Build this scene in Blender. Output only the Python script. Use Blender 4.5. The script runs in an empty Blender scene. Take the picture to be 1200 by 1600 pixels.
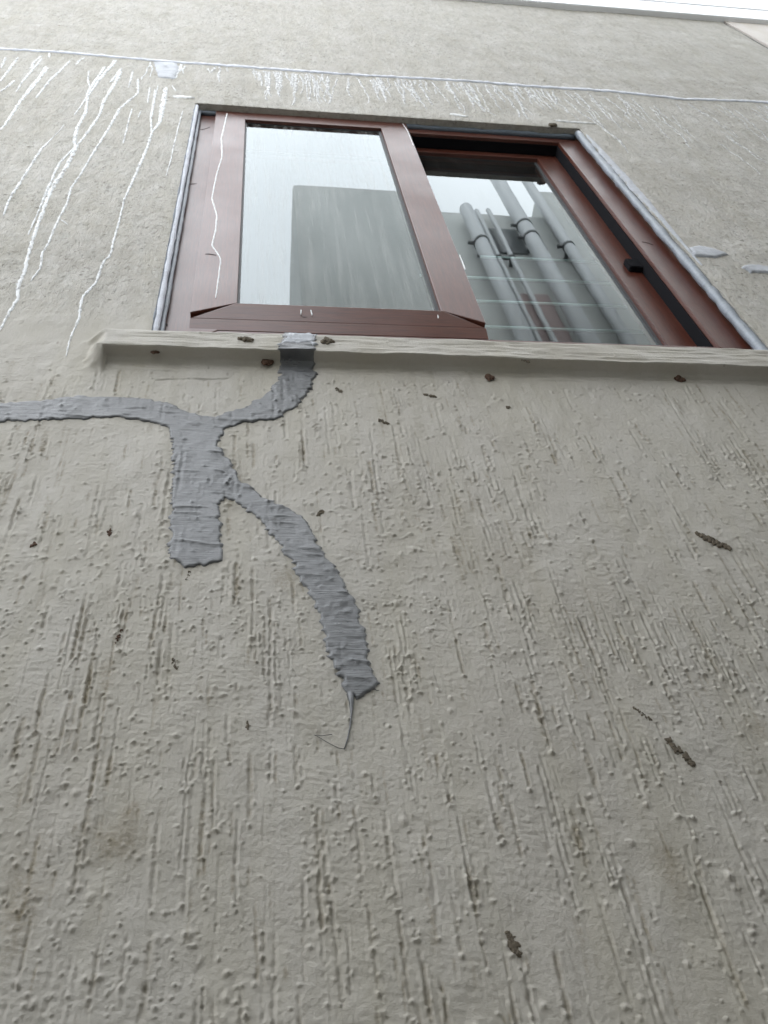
import bpy, bmesh, math, random
import numpy as np
from mathutils import Vector, Matrix

# ------------------------------------------------------------------ camera, sky, sun, exposure
C = bpy.context.scene.collection
scene = bpy.context.scene
D = 0.75            # metres from the lens to the wall
CAMZ = 1.5          # lens height above the ground
FPX = 1400.0        # focal length in pixels of the 1200x1600 photograph
_v = np.array([-191.8, -1169.7, FPX]); _v /= np.linalg.norm(_v)
_h = np.array([9900.0, 52.0, FPX]); _h -= _v * (_h @ _v); _h /= np.linalg.norm(_h)
_n = np.cross(_v, _h)
if _n[2] < 0: _n = -_n
cam = bpy.data.cameras.new('camera')
cam.sensor_fit = 'VERTICAL'; cam.sensor_height = 36.0; cam.sensor_width = 27.0
cam.lens = FPX / 1600 * 36
cam.clip_start = 0.02; cam.clip_end = 2000
camo = bpy.data.objects.new('camera', cam); C.objects.link(camo)
camo.matrix_world = Matrix(((_h[0], -_h[1], -_h[2], 0), (_n[0], -_n[1], -_n[2], -D), (_v[0], -_v[1], -_v[2], CAMZ), (0, 0, 0, 1)))
scene.camera = camo
cam.dof.use_dof = True
cam.dof.focus_distance = 1.2
cam.dof.aperture_fstop = 16.0

SUN_EL, SUN_AZ = math.radians(58), math.radians(-14)
world = bpy.data.worlds.new('World'); scene.world = world; world.use_nodes = True
nt = world.node_tree; nt.nodes.clear()
sky = nt.nodes.new('ShaderNodeTexSky'); sky.sky_type = 'NISHITA'; sky.sun_disc = False
sky.sun_elevation = SUN_EL; sky.sun_rotation = SUN_AZ
sky.air_density = 1.0; sky.dust_density = 4.0; sky.ozone_density = 1.0
hs = nt.nodes.new('ShaderNodeHueSaturation'); hs.inputs['Saturation'].default_value = 0.22
cn = nt.nodes.new('ShaderNodeTexNoise'); cn.inputs['Scale'].default_value = 2.2; cn.inputs['Detail'].default_value = 5
cr = nt.nodes.new('ShaderNodeMapRange'); cr.inputs['From Min'].default_value = 0.3; cr.inputs['From Max'].default_value = 0.7
cr.inputs['To Min'].default_value = 0.85; cr.inputs['To Max'].default_value = 1.15
vm = nt.nodes.new('ShaderNodeVectorMath'); vm.operation = 'SCALE'
bg = nt.nodes.new('ShaderNodeBackground'); bg.inputs['Strength'].default_value = 0.15
wo = nt.nodes.new('ShaderNodeOutputWorld')
cl = nt.nodes.new('ShaderNodeMix'); cl.data_type = 'RGBA'; cl.inputs[0].default_value = 0.75      # closed thin overcast over the clear sky
cl.inputs[7].default_value = (16.2, 16.9, 17.7, 1)
nt.links.new(sky.outputs[0], hs.inputs['Color']); nt.links.new(hs.outputs[0], cl.inputs[6]); nt.links.new(cl.outputs[2], vm.inputs[0])
nt.links.new(cn.outputs['Fac'], cr.inputs['Value']); nt.links.new(cr.outputs[0], vm.inputs['Scale'])
nt.links.new(vm.outputs[0], bg.inputs['Color']); nt.links.new(bg.outputs[0], wo.inputs[0])
sun = bpy.data.lights.new('sun', 'SUN'); sun.energy = 0.5; sun.angle = math.radians(45); sun.color = (1.0, 0.97, 0.92)
suno = bpy.data.objects.new('sun', sun); C.objects.link(suno)
sd = Vector((math.sin(SUN_AZ) * math.cos(SUN_EL), math.cos(SUN_AZ) * math.cos(SUN_EL), math.sin(SUN_EL)))
suno.rotation_euler = sd.to_track_quat('Z', 'Y').to_euler()
vs = scene.view_settings
vs.view_transform = 'Standard'; vs.look = 'None'; vs.gamma = 1; vs.use_curve_mapping = False
vs.exposure = 0.78
scene.render.engine = 'CYCLES'
scene.cycles.max_bounces = 8; scene.cycles.transparent_max_bounces = 12

rng = np.random.default_rng(7)
random.seed(7)

# ------------------------------------------------------------------ helpers
def W(px, py, y=0.0):
    """point of the vertical plane at depth y (0 = wall face) seen at that place of the photograph"""
    r = np.array([px - 600.0, py - 800.0, FPX]); t = (D + y) / (r @ _n)
    return (r @ _h) * t, (r @ _v) * t + CAMZ

def mat(name, col, rough=0.6, ior=1.5, metallic=0.0):
    m = bpy.data.materials.new(name); m.use_nodes = True
    b = m.node_tree.nodes['Principled BSDF']
    b.inputs['Base Color'].default_value = (*col, 1); b.inputs['Roughness'].default_value = rough
    b.inputs['IOR'].default_value = ior; b.inputs['Metallic'].default_value = metallic
    return m

class N:
    """tiny node helper"""
    def __init__(s, m): s.t = m.node_tree; s.b = s.t.nodes['Principled BSDF']
    def new(s, typ, **kw):
        n = s.t.nodes.new('ShaderNode' + typ)
        for k, v in kw.items():
            if k in n.inputs.keys(): n.inputs[k].default_value = v
            else: setattr(n, k, v)
        return n
    def link(s, a, b): s.t.links.new(a, b)
    def coords(s, scale=(1, 1, 1), kind='Object'):
        tc = s.new('TexCoord'); mp = s.new('Mapping'); mp.inputs['Scale'].default_value = scale
        s.link(tc.outputs[kind], mp.inputs['Vector']); return mp.outputs[0]
    def noise(s, vec, scale, detail=4, rough=0.55):
        n = s.new('TexNoise'); n.inputs['Scale'].default_value = scale; n.inputs['Detail'].default_value = detail
        n.inputs['Roughness'].default_value = rough; s.link(vec, n.inputs['Vector']); return n.outputs['Fac']
    def ramp(s, fac, a, b, lo=0.0, hi=1.0):
        n = s.new('MapRange'); n.inputs['From Min'].default_value = a; n.inputs['From Max'].default_value = b
        n.inputs['To Min'].default_value = lo; n.inputs['To Max'].default_value = hi; n.clamp = True
        s.link(fac, n.inputs['Value']); return n.outputs[0]
    def mix(s, fac, a, b):
        n = s.new('Mix', data_type='RGBA')
        for i, v in ((6, a), (7, b)):
            if isinstance(v, tuple): n.inputs[i].default_value = (*v, 1)
            else: s.link(v, n.inputs[i])
        if isinstance(fac, float): n.inputs[0].default_value = fac
        else: s.link(fac, n.inputs[0])
        return n.outputs[2]
    def math(s, op, a, b=0.0):
        n = s.new('Math', operation=op)
        for i, v in ((0, a), (1, b)):
            if isinstance(v, (int, float)): n.inputs[i].default_value = v
            else: s.link(v, n.inputs[i])
        return n.outputs[0]
    def bump(s, h, strength, dist, chain=None):
        n = s.new('Bump'); n.inputs['Strength'].default_value = strength; n.inputs['Distance'].default_value = dist
        s.link(h, n.inputs['Height'])
        if chain is not None: s.link(chain, n.inputs['Normal'])
        return n.outputs[0]

def tag(o, label=None, cat=None, group=None, kind=None):
    if label: o['label'] = label
    if cat: o['category'] = cat
    if group: o['group'] = group
    if kind: o['kind'] = kind
    return o

def link(name, me, m=None, parent=None):
    o = bpy.data.objects.new(name, me); C.objects.link(o)
    if m is not None and not me.materials: me.materials.append(m)
    if parent is not None: o.parent = parent
    return o

def empty(name, loc=(0, 0, 0), parent=None):
    o = bpy.data.objects.new(name, None); C.objects.link(o); o.empty_display_size = 0.1
    o.location = loc
    if parent is not None: o.parent = parent
    return o

def from_bm(name, bm, m, parent=None, smooth=False):
    me = bpy.data.meshes.new(name); bm.normal_update(); bm.to_mesh(me); bm.free()
    if smooth:
        me.polygons.foreach_set('use_smooth', np.ones(len(me.polygons), bool))
    o = link(name, me, m, parent)
    return o

def from_np(name, V, F, m=None, parent=None, smooth=True, attrs=None):
    me = bpy.data.meshes.new(name)
    k = F.shape[1]
    me.vertices.add(len(V)); me.vertices.foreach_set('co', np.ascontiguousarray(V, np.float32).ravel())
    me.loops.add(F.size); me.loops.foreach_set('vertex_index', np.ascontiguousarray(F, np.int32).ravel())
    me.polygons.add(len(F)); me.polygons.foreach_set('loop_start', np.arange(len(F), dtype=np.int32) * k)
    if smooth: me.polygons.foreach_set('use_smooth', np.ones(len(F), bool))
    if attrs:
        for an, av in attrs.items():
            a = me.attributes.new(an, 'FLOAT', 'POINT'); a.data.foreach_set('value', np.ascontiguousarray(av, np.float32))
    me.update(calc_edges=True); me.validate()
    return link(name, me, m, parent)

def bm_box(bm, x0, x1, y0, y1, z0, z1):
    vs_ = [bm.verts.new(p) for p in ((x0,y0,z0),(x1,y0,z0),(x1,y1,z0),(x0,y1,z0),(x0,y0,z1),(x1,y0,z1),(x1,y1,z1),(x0,y1,z1))]
    for f in ((3,2,1,0),(4,5,6,7),(0,1,5,4),(1,2,6,5),(2,3,7,6),(3,0,4,7)): bm.faces.new([vs_[i] for i in f])

def box(name, x0, x1, y0, y1, z0, z1, m, parent=None, bevel=0.0, seg=2):
    bm = bmesh.new(); bm_box(bm, x0, x1, y0, y1, z0, z1)
    if bevel: bmesh.ops.bevel(bm, geom=list(bm.edges), offset=bevel, segments=seg, affect='EDGES', profile=0.6)
    return from_bm(name, bm, m, parent)

def prism(name, poly, y0, y1, m, parent=None, bevel=0.0015):
    """poly: corners (x, z) or (x, z, yfront) counter-clockwise seen from the camera side; extruded back to y1"""
    bm = bmesh.new()
    f = [bm.verts.new((p[0], p[2] if len(p) > 2 else y0, p[1])) for p in poly]
    b = [bm.verts.new((p[0], y1, p[1])) for p in poly]
    bm.faces.new(f); bm.faces.new(b[::-1]); k = len(poly)
    for i in range(k): bm.faces.new((f[(i + 1) % k], f[i], b[i], b[(i + 1) % k]))
    bmesh.ops.recalc_face_normals(bm, faces=bm.faces)
    if bevel: bmesh.ops.bevel(bm, geom=list(bm.edges), offset=bevel, segments=2, affect='EDGES', profile=0.6)
    return from_bm(name, bm, m, parent)

def tube_bm(bm, pts, rad, n=12, caps=True):
    rings = []; pts = [Vector(p) for p in pts]
    for i, p in enumerate(pts):
        d = (pts[min(i + 1, len(pts) - 1)] - pts[max(i - 1, 0)]).normalized()
        a = d.orthogonal().normalized() if i == 0 else (rings_ax - d * rings_ax.dot(d)).normalized()
        rings_ax = a; b = d.cross(a); r = rad[i] if hasattr(rad, '__len__') else rad
        rings.append([bm.verts.new(p + (a * math.cos(t) + b * math.sin(t)) * r) for t in [2 * math.pi * j / n for j in range(n)]])
    for r0, r1 in zip(rings, rings[1:]):
        for j in range(n): bm.faces.new((r0[j], r0[(j + 1) % n], r1[(j + 1) % n], r1[j]))
    if caps: bm.faces.new(rings[0][::-1]); bm.faces.new(rings[-1])

def sstep(a, b, x):
    t = np.clip((x - a) / (b - a), 0, 1); return t * t * (3 - 2 * t)

def vnoise(x, z, sx, sz, seed):
    """smooth value noise with cells of sx by sz metres, about -1..1"""
    r = np.random.default_rng(seed); T = r.uniform(-1, 1, (256, 256))
    u, w = x / sx + 97.3, z / sz + 41.7
    i, j = np.floor(u).astype(np.int32), np.floor(w).astype(np.int32)
    fu, fw = u - i, w - j; fu = fu * fu * (3 - 2 * fu); fw = fw * fw * (3 - 2 * fw)
    i0, i1, j0, j1 = i & 255, (i + 1) & 255, j & 255, (j + 1) & 255
    return (T[i0, j0] * (1 - fu) + T[i1, j0] * fu) * (1 - fw) + (T[i0, j1] * (1 - fu) + T[i1, j1] * fu) * fw

# ------------------------------------------------------------------ layout numbers (metres)
OX0, OX1, OZ0, OZ1 = -0.178, 0.945, 2.838, 4.206      # window opening in the plaster
SILL_P, SILL_Z, SILL_X = 0.026, 2.783, -0.239                          # how far the sill stands out, its lower edge
WALL_R, ROOF_Z = 2.193, 6.085

# ------------------------------------------------------------------ plaster relief
RX0, RX1, RZ0, RZ1, RS = -0.78, 1.40, 1.40, 2.93, 0.001
nx, nz = int((RX1 - RX0) / RS) + 1, int((RZ1 - RZ0) / RS) + 1
gx = RX0 + np.arange(nx) * RS; gz = RZ0 + np.arange(nz) * RS
GX, GZ = np.meshgrid(gx, gz)                            # rows are z
HA = np.zeros((nz, nx), np.float32)
SA = np.zeros((nz, nx), np.float32)                     # brown-green grime with a shape of its own
HA += 0.0022 * vnoise(GX, GZ, 0.16, 0.22, 1) + 0.0009 * vnoise(GX, GZ, 0.045, 0.07, 2)
HA += 0.0007 * vnoise(GX, GZ, 0.016, 0.022, 3)
soft = sstep(-0.35, 0.45, vnoise(GX, GZ, 0.09, 0.06, 4))
wx = GX + 0.004 * vnoise(GX, GZ, 0.03, 0.03, 12)
HA += (0.00012 + 0.00016 * soft) * vnoise(wx, GZ + 0.15 * GX, 0.009, 0.0028, 5)
HA += 0.00022 * vnoise(GX, GZ, 0.0035, 0.004, 6) + 0.00020 * vnoise(GX, GZ, 0.0019, 0.0021, 9)
HA += 0.00022 * vnoise(GX, GZ, 0.004, 0.06, 7) * sstep(-0.1, 0.6, vnoise(GX, GZ, 0.07, 0.12, 8))

def rough_amount(x, z):
    """0..1: where the plaster is knobbly (the lower left corner, a band under the stub, scattered areas)"""
    a = sstep(0.1, 0.75, vnoise(np.asarray(x), np.asarray(z), 0.11, 0.10, 21))
    lx, lz = W(90, 1500); b = np.exp(-(((x - lx) / 0.11) ** 2 + ((z - lz) / 0.07) ** 2))
    cx, cz = W(390, 960); c = np.exp(-(((x - cx) / 0.10) ** 2 + ((z - cz) / 0.10) ** 2))
    ex, ez = W(640, 880); e = np.exp(-(((x - ex) / 0.09) ** 2 + ((z - ez) / 0.14) ** 2))
    return np.clip(a * 0.8 + b * 1.3 + c * 0.8 + e * 0.5, 0, 1)

off = np.arange(-11, 12)
def groove(x, z, L, dep, sig, lean):
    n = max(4, int(L / RS)); s = np.arange(n); zz = z - s * RS
    r = np.round((zz - RZ0) / RS).astype(int)
    wob = np.cumsum(rng.normal(0, 0.00012, n)); wob -= np.linspace(0, wob[-1], n) * 0.6
    xc = x + lean * (z - zz) + wob
    ok = (r > 1) & (r < nz - 2) & (xc > RX0 + 0.014) & (xc < RX1 - 0.014)
    if ok.sum() < 4: return
    s, r, xc = s[ok], r[ok], xc[ok]; n = len(s)
    c = np.round((xc - RX0) / RS).astype(int)
    d = off[None, :] * RS + (c * RS + RX0 - xc)[:, None]
    env = np.minimum(1, np.minimum(s, s[-1] + s[0] - s) / 6.0 + 0.15)
    k = int(n / 7) + 3
    mod = np.interp(np.arange(n) / n * (k - 1), np.arange(k), rng.uniform(0.15, 1.25, k))
    lipL = np.interp(np.arange(n) / n * (k - 1), np.arange(k), rng.uniform(-0.1, 0.75, k) ** 1.0)
    lipR = np.interp(np.arange(n) / n * (k - 1), np.arange(k), rng.uniform(-0.1, 0.75, k) ** 1.0)
    p = -np.exp(-(d / sig) ** 2) + lipL[:, None] * np.exp(-((d + 2.0 * sig) / (0.95 * sig)) ** 2) + lipR[:, None] * np.exp(-((d - 2.0 * sig) / (0.95 * sig)) ** 2)
    HA[r[:, None], c[:, None] + off[None, :]] += (dep * (env * mod)[:, None] * p).astype(np.float32)
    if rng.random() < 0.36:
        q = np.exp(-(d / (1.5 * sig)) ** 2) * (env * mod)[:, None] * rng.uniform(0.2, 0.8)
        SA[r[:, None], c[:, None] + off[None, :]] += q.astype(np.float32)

def lump(x, z, rx, rz, hgt):
    k = int(max(rx, rz) * 2.4 / RS) + 1
    c, r = int(round((x - RX0) / RS)), int(round((z - RZ0) / RS))
    if c - k < 0 or r - k < 0 or c + k >= nx or r + k >= nz: return
    dx = (np.arange(-k, k + 1) * RS + (c * RS + RX0 - x))[None, :]; dz = (np.arange(-k, k + 1) * RS + (r * RS + RZ0 - z))[:, None]
    q = (dx / rx) ** 2 + (dz / rz) ** 2
    HA[r - k:r + k + 1, c - k:c + k + 1] += (hgt * np.exp(-q * (1 + 0.6 * q))).astype(np.float32)

for _ in range(1000):                                    # families of trowel grooves running down the wall
    x0, z0 = rng.uniform(RX0, RX1), rng.uniform(RZ0 + 0.05, SILL_Z - 0.03)
    if z0 > 2.55 and rng.random() < 0.35: continue
    fam = rng.choice([1, 1, 2, 2, 3, 4, 5]); big = rng.random()
    for _k in range(fam):
        L = float(np.clip(rng.lognormal(-3.05, 0.62), 0.012, 0.24))
        dep = rng.uniform(0.0006, 0.0017) * (1.5 if big > 0.72 else 1)
        gx_, gz_ = x0 + rng.normal(0, 0.011), min(z0 + rng.normal(0, 0.03), SILL_Z - 0.03)
        lean = rng.normal(0, 0.012)
        groove(gx_, gz_, L, dep, rng.uniform(0.0010, 0.0019), lean)
        for _m in range(rng.integers(1, 6)):             # crumbs pushed up along the groove
            t = rng.random() ** 0.6
            lump(gx_ + lean * L * t + rng.normal(0, 0.0022), gz_ - L * t, rng.uniform(0.0009, 0.0021), rng.uniform(0.0010, 0.0028), rng.uniform(0.0007, 0.0025))
        if rng.random() < 0.55:
            lump(gx_ + lean * L, gz_ - L, rng.uniform(0.0016, 0.003), rng.uniform(0.0016, 0.003), rng.uniform(0.0014, 0.0034))
for _ in range(3400):                                   # faint hair-thin drag marks between the deep grooves
    groove(rng.uniform(RX0, RX1), rng.uniform(RZ0 + .03, SILL_Z - .03), float(np.clip(rng.lognormal(-3.5, .6), .008, .14)), rng.uniform(.0002, .0007), rng.uniform(.0008, .0012), rng.normal(0, .012))
for _ in range(2600):                                   # pinholes and torn pits
    lump(rng.uniform(RX0, RX1), rng.uniform(RZ0, SILL_Z - .03), rng.uniform(.0008, .0017), rng.uniform(.0009, .0028), -rng.uniform(.0005, .0016))
px_ = rng.uniform(RX0, RX1, 90000); pz_ = rng.uniform(RZ0, RZ1, 90000)
keep = rng.random(90000) < 0.05 + 0.30 * rough_amount(px_, pz_)
for x, z in zip(px_[keep], pz_[keep]):
    if z > SILL_Z - 0.045 and rng.random() < 0.85: continue
    r = rng.lognormal(-6.35, 0.36)
    lump(x, z, r, r * rng.uniform(0.7, 1.4), rng.uniform(0.0005, 0.0026) * (-0.7 if rng.random() < 0.22 else 1))
for (px, py, rr, hh) in ((172, 1100, .004, .002), (275, 1150, .004, .0024), (1140, 1368, .005, .003), (986, 1316, .004, .0025), (640, 1090, .004, .0025), (430, 848, .003, .002)):
    x, z = W(px, py); lump(x, z, rr, rr, hh)
# a horizontal hairline ridge under the left end of the sill
a_, b_ = W(240, 592), W(356, 590)
for t in np.linspace(0, 1, 90): lump(a_[0] + (b_[0] - a_[0]) * t, a_[1] + (b_[1] - a_[1]) * t + 0.0012 * math.sin(7 * t), 0.0024, 0.0014, 0.0009)
# stains
def blot(px, py, rx, rz, amt, seed):
    x, z = W(px, py); q = ((GX - x) / rx) ** 2 + ((GZ - z) / rz) ** 2
    w_ = np.exp(-q) + 0.35 * vnoise(GX, GZ, 0.006, 0.010, seed) * np.exp(-q * 0.5)
    SA[:] += (amt * np.clip(w_, 0, None)).astype(np.float32)
blot(183, 1315, 0.022, 0.020, 0.75, 61); blot(205, 1270, 0.006, 0.012, 0.7, 62); blot(1050, 1360, 0.012, 0.03, 0.6, 63)
blot(450, 905, 0.02, 0.02, 0.55, 64); blot(30, 1420, 0.02, 0.05, 0.6, 65); blot(1190, 1140, 0.02, 0.02, 0.4, 66); blot(165, 1060, 0.008, 0.03, 0.5, 68); blot(800, 870, 0.03, 0.05, 0.25, 67)
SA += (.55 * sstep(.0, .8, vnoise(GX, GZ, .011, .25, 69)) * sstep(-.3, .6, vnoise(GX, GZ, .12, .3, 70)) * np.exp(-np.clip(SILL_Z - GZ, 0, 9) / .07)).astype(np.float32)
SA = np.clip(SA, 0, 1.2)

# upper wall, coarser
CX0, CX1, CZ0, CZ1, CS = -1.5, 2.4, 2.80, 6.3, 0.003
cnx, cnz = int((CX1 - CX0) / CS) + 1, int((CZ1 - CZ0) / CS) + 1
QX, QZ = np.meshgrid(CX0 + np.arange(cnx) * CS, CZ0 + np.arange(cnz) * CS)
HC = 0.0022 * vnoise(QX, QZ, 0.25, 0.3, 31) + 0.0007 * vnoise(QX, QZ, 0.05, 0.10, 32) + 0.0006 * vnoise(QX, QZ, 0.012, 0.04, 33)
HC += 0.0008 * vnoise(QX, QZ, 0.009, 0.08, 34) * sstep(-0.3, 0.5, vnoise(QX, QZ, 0.12, 0.2, 35))
HC += 0.0005 * vnoise(QX, QZ, 0.007, 0.009, 36)
pit = vnoise(QX, QZ, 0.007, 0.012, 37); HC -= 0.0016 * sstep(0.55, 0.95, pit) * sstep(-0.4, 0.5, vnoise(QX, QZ, 0.2, 0.25, 38))
HC += 0.0012 * sstep(0.55, 0.98, vnoise(QX, QZ, 0.011, 0.016, 39))
HC = (HC * 1.0).astype(np.float32)

def bil(T, x, z, x0, z0, s):
    u = np.clip((x - x0) / s, 0, T.shape[1] - 1.001); w = np.clip((z - z0) / s, 0, T.shape[0] - 1.001)
    i, j = u.astype(np.int32), w.astype(np.int32); fu, fw = u - i, w - j
    return (T[j, i] * (1 - fu) + T[j, i + 1] * fu) * (1 - fw) + (T[j + 1, i] * (1 - fu) + T[j + 1, i + 1] * fu) * fw

def sill_h(x, z):
    """stand-out of the plastered window sill: a coved underside, a plain face, fading into the wall at its left end"""
    zz = z + 0.0022 * vnoise(x, 0 * x, 0.11, 1, 51) + 0.0008 * vnoise(x, 0 * x, 0.02, 1, 52) + 0.010 * (x - 0.3)*0.8
    t = np.clip((zz - (SILL_Z - 0.018)) / 0.018, 0, 1)
    cove = np.where(t < 0.999, 0.32 * (1 - np.sqrt(np.clip(1 - t * t, 0, 1))) + 0.06 * t * t, 1.0)
    cove = np.where(t >= 1, 1.0, np.maximum(cove, sstep(0.84, 1.0, t)))
    left = sstep(SILL_X - .034, SILL_X - .003, x + .010 * vnoise(x, z, .03, .012, 57))                     # fades out towards the left
    low = sstep(SILL_Z - 0.05, SILL_Z + 0.004, zz)
    inn = sstep(SILL_X - .003, SILL_X + .003, x)
    under = np.where(zz < SILL_Z, cove * inn + low * left * (1 - inn), np.maximum(left, inn))
    return SILL_P * under * (1 - sstep(OZ0 - .004, OZ0 + .035, z))

def relief(x, z):
    x = np.asarray(x, float); z = np.asarray(z, float)
    a = bil(HA, x, z, RX0, RZ0, RS) * sstep(RX0, RX0 + 0.1, x) * (1 - sstep(RX1 - 0.1, RX1, x)) * sstep(RZ0, RZ0 + 0.05, z)
    c = bil(HC, x, z, CX0, CZ0, CS)
    k = sstep(2.845, 2.925, z); k = np.maximum(k, 1 - sstep(RX0, RX0 + .1, x)); k = np.maximum(k, sstep(RX1 - .1, RX1, x))
    r = a * (1 - k) + c * k
    onsill = (z > SILL_Z - 0.028) & (z < OZ0 + 0.02) & (x > SILL_X)
    r = r * np.where(onsill, 0.55, 1.0)
    # brush drag along the sill face
    r = r + np.where(onsill, 0.0007 * vnoise(x, z, 0.05, 0.0045, 53) + 0.0009 * vnoise(x, z, 0.03, 0.011, 54), 0)
    dx = np.maximum(np.maximum(OX0 - x, x - OX1), 0); dz = np.maximum(np.maximum(OZ0 - z, z - OZ1), 0); d = np.hypot(dx, dz)
    edge = (z > OZ0 + 0.03)
    r = np.where(edge, r * (0.35 + 0.65 * sstep(0.0, 0.03, d)) - 0.0012 * np.exp(-d / 0.004), r)
    return r + sill_h(x, z)

# ------------------------------------------------------------------ materials
def plaster(name, tint=(1, 1, 1)):
    m = mat(name, (.42, .40, .35), 0.62, 1.45); n = N(m)
    co = n.coords((1, 1, 1)); st = n.coords((1, 1, 0.22))
    big = n.noise(co, 2.1, 5); mid = n.noise(st, 14, 6, 0.6); fin = n.noise(co, 160, 4, 0.6)
    c1 = n.mix(n.ramp(big, .3, .7), (.390 * tint[0], .362 * tint[1], .317 * tint[2]), (.456 * tint[0], .431 * tint[1], .388 * tint[2]))
    c2 = n.mix(n.ramp(mid, .42, .68, 0, .55), c1, (.375 * tint[0], .345 * tint[1], .275 * tint[2]))
    c3 = n.mix(n.ramp(fin, .52, .75, 0, .22), c2, (.30, .28, .23))
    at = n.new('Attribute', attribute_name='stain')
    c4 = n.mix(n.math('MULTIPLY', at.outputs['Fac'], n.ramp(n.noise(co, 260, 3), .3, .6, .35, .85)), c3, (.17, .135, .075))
    # dark pin-pricks, and short dashes that paint the shade inside small pits
    sp = n.new('TexVoronoi', Scale=58.0, Randomness=1.0); n.link(n.coords((1, 1, .45)), sp.inputs['Vector'])
    wh = n.new('TexWhiteNoise'); n.link(sp.outputs['Color'], wh.inputs['Vector'])
    dot = n.math('MULTIPLY', n.ramp(sp.outputs['Distance'], .10, .17, 1, 0), n.ramp(wh.outputs['Value'], .86, .9))
    sp2 = n.new('TexVoronoi', Scale=120.0, Randomness=1.0); n.link(n.coords((.55, 1, 1.0)), sp2.inputs['Vector'])
    wh2 = n.new('TexWhiteNoise'); n.link(sp2.outputs['Color'], wh2.inputs['Vector'])
    dot2 = n.math('MULTIPLY', n.ramp(sp2.outputs['Distance'], .14, .26, 1, 0), n.ramp(wh2.outputs['Value'], .80, .84))
    at2 = n.new('Attribute', attribute_name='upper')
    dots = n.math('MULTIPLY', n.math('ADD', n.math('MULTIPLY', dot2, at2.outputs['Fac']), n.math('MULTIPLY', dot, .55)), n.ramp(n.noise(co, 5.0, 3), .40, .60, 0.2, .85))
    lm = n.math('MULTIPLY', n.ramp(n.noise(n.coords((1, 1, .4)), 46, 5, .65), .48, .70, 0, .40), at2.outputs['Fac'])
    dm = n.math('MULTIPLY', n.ramp(n.noise(n.coords((1, 1, .45)), 30, 6, .7), .47, .70, 0, .62), at2.outputs['Fac'])
    c4 = n.mix(dm, n.mix(lm, c4, (.56, .555, .53)), (.27, .255, .215))
    sk = n.math('MULTIPLY', n.ramp(n.noise(n.coords((.7, 1, .55)), 120, 4, .6), .565, .66), n.ramp(n.noise(co, 4.2, 4), .40, .66, .08, .75))
    c4 = n.mix(n.math('MULTIPLY', sk, at2.outputs['Fac']), c4, (.10, .088, .065))
    c5 = n.mix(dots, c4, (.10, .085, .06))
    n.link(c5, n.b.inputs['Base Color'])
    n.link(n.ramp(n.noise(co, 9, 4), .3, .7, .50, .72), n.b.inputs['Roughness'])
    b1 = n.bump(n.noise(n.coords((1, 1, 1.6)), 420, 5, .7), .75, .0012)
    b2 = n.bump(n.noise(n.coords((1.6, 1, .25)), 150, 5, .65), .30, .0016, b1)
    up = n.new('Attribute', attribute_name='upper')
    b2 = n.bump(n.math('MULTIPLY', n.math('ADD', n.noise(n.coords((1, 1, .5)), 75, 6, .7), n.ramp(n.noise(n.coords((1, 1, .6)), 110, 3), .60, .72, 0, -.6)), up.outputs['Fac']), .7, .011, b2)
    n.link(b2, n.b.inputs['Normal'])
    return m

M_WALL = plaster('plaster')

def m_sealant(name, col, rough, scale=(12, 12, 160)):
    m = mat(name, col, rough, 1.6); n = N(m)
    co = n.coords((1, 1, 1)); v = n.noise(co, 24, 5); w_ = n.noise(n.coords((1, 1, 5)), 60, 5, .65)
    c1 = n.mix(n.ramp(v, .35, .7), tuple(c * .86 for c in col), tuple(min(1, c * 1.18) for c in col))
    c2 = n.mix(n.ramp(w_, .5, .72, 0, .5), c1, tuple(min(1, c * 1.6) for c in col))
    c2 = n.mix(n.ramp(n.noise(n.coords((9, 9, 90)), 3.2, 6, .7), .5, .75, 0, .6), c2, tuple(c * .6 for c in col))
    n.link(c2, n.b.inputs['Base Color'])
    n.link(n.ramp(w_, .35, .7, rough - .06, rough + .16), n.b.inputs['Roughness'])
    n.link(n.bump(n.noise(n.coords(scale), 3.0, 6, .7), .8, .0016), n.b.inputs['Normal'])
    return m
M_SEAL = m_sealant('grey_sealant', (.066, .069, .073), .33)
M_SEAL.node_tree.nodes['Principled BSDF'].inputs['IOR'].default_value = 1.85
M_SEALW = m_sealant('pale_sealant', (.50, .52, .58), .45, (160, 160, 12))
M_SEALM = m_sealant('mid_sealant', (.36, .375, .41), .45, (160, 160, 12))
M_CAULK = m_sealant('caulk', (.21, .235, .27), .36, (40, 40, 40))
M_CAULKD = m_sealant('old_caulk', (.10, .125, .155), .45, (40, 40, 40))

def m_pvc(name, stretch):
    m = mat(name, (.10, .035, .025), .34, 1.66); n = N(m)
    g = n.noise(n.coords(stretch), 14, 7, .78); big = n.noise(n.coords(), 6, 4)
    c = n.mix(n.ramp(g, .35, .65), (.120, .033, .018), (.048, .0125, .008))
    c = n.mix(n.ramp(big, .35, .7, 0, .28), c, (.125, .050, .035))
    n.link(c, n.b.inputs['Base Color'])
    n.link(n.ramp(big, .3, .7, .28, .42), n.b.inputs['Roughness'])
    n.link(n.bump(g, .35, .0007), n.b.inputs['Normal'])
    return m
M_PVCV = m_pvc('brown_foil_upright', (26, 26, 1.2))
M_PVCH = m_pvc('brown_foil_level', (1.2, 26, 26))
M_DARK = mat('shade_and_latch_black', (.008, .008, .010), .9)
M_DARK.node_tree.nodes['Principled BSDF'].inputs['Specular IOR Level'].default_value = .12
M_CHIP = mat('bare_scratch', (.035, .022, .02), .7)
M_GASKET = mat('rubber_grey', (.05, .052, .055), .5)
M_WHITE = mat('lime_white', (.83, .84, .85), .6)
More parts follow.
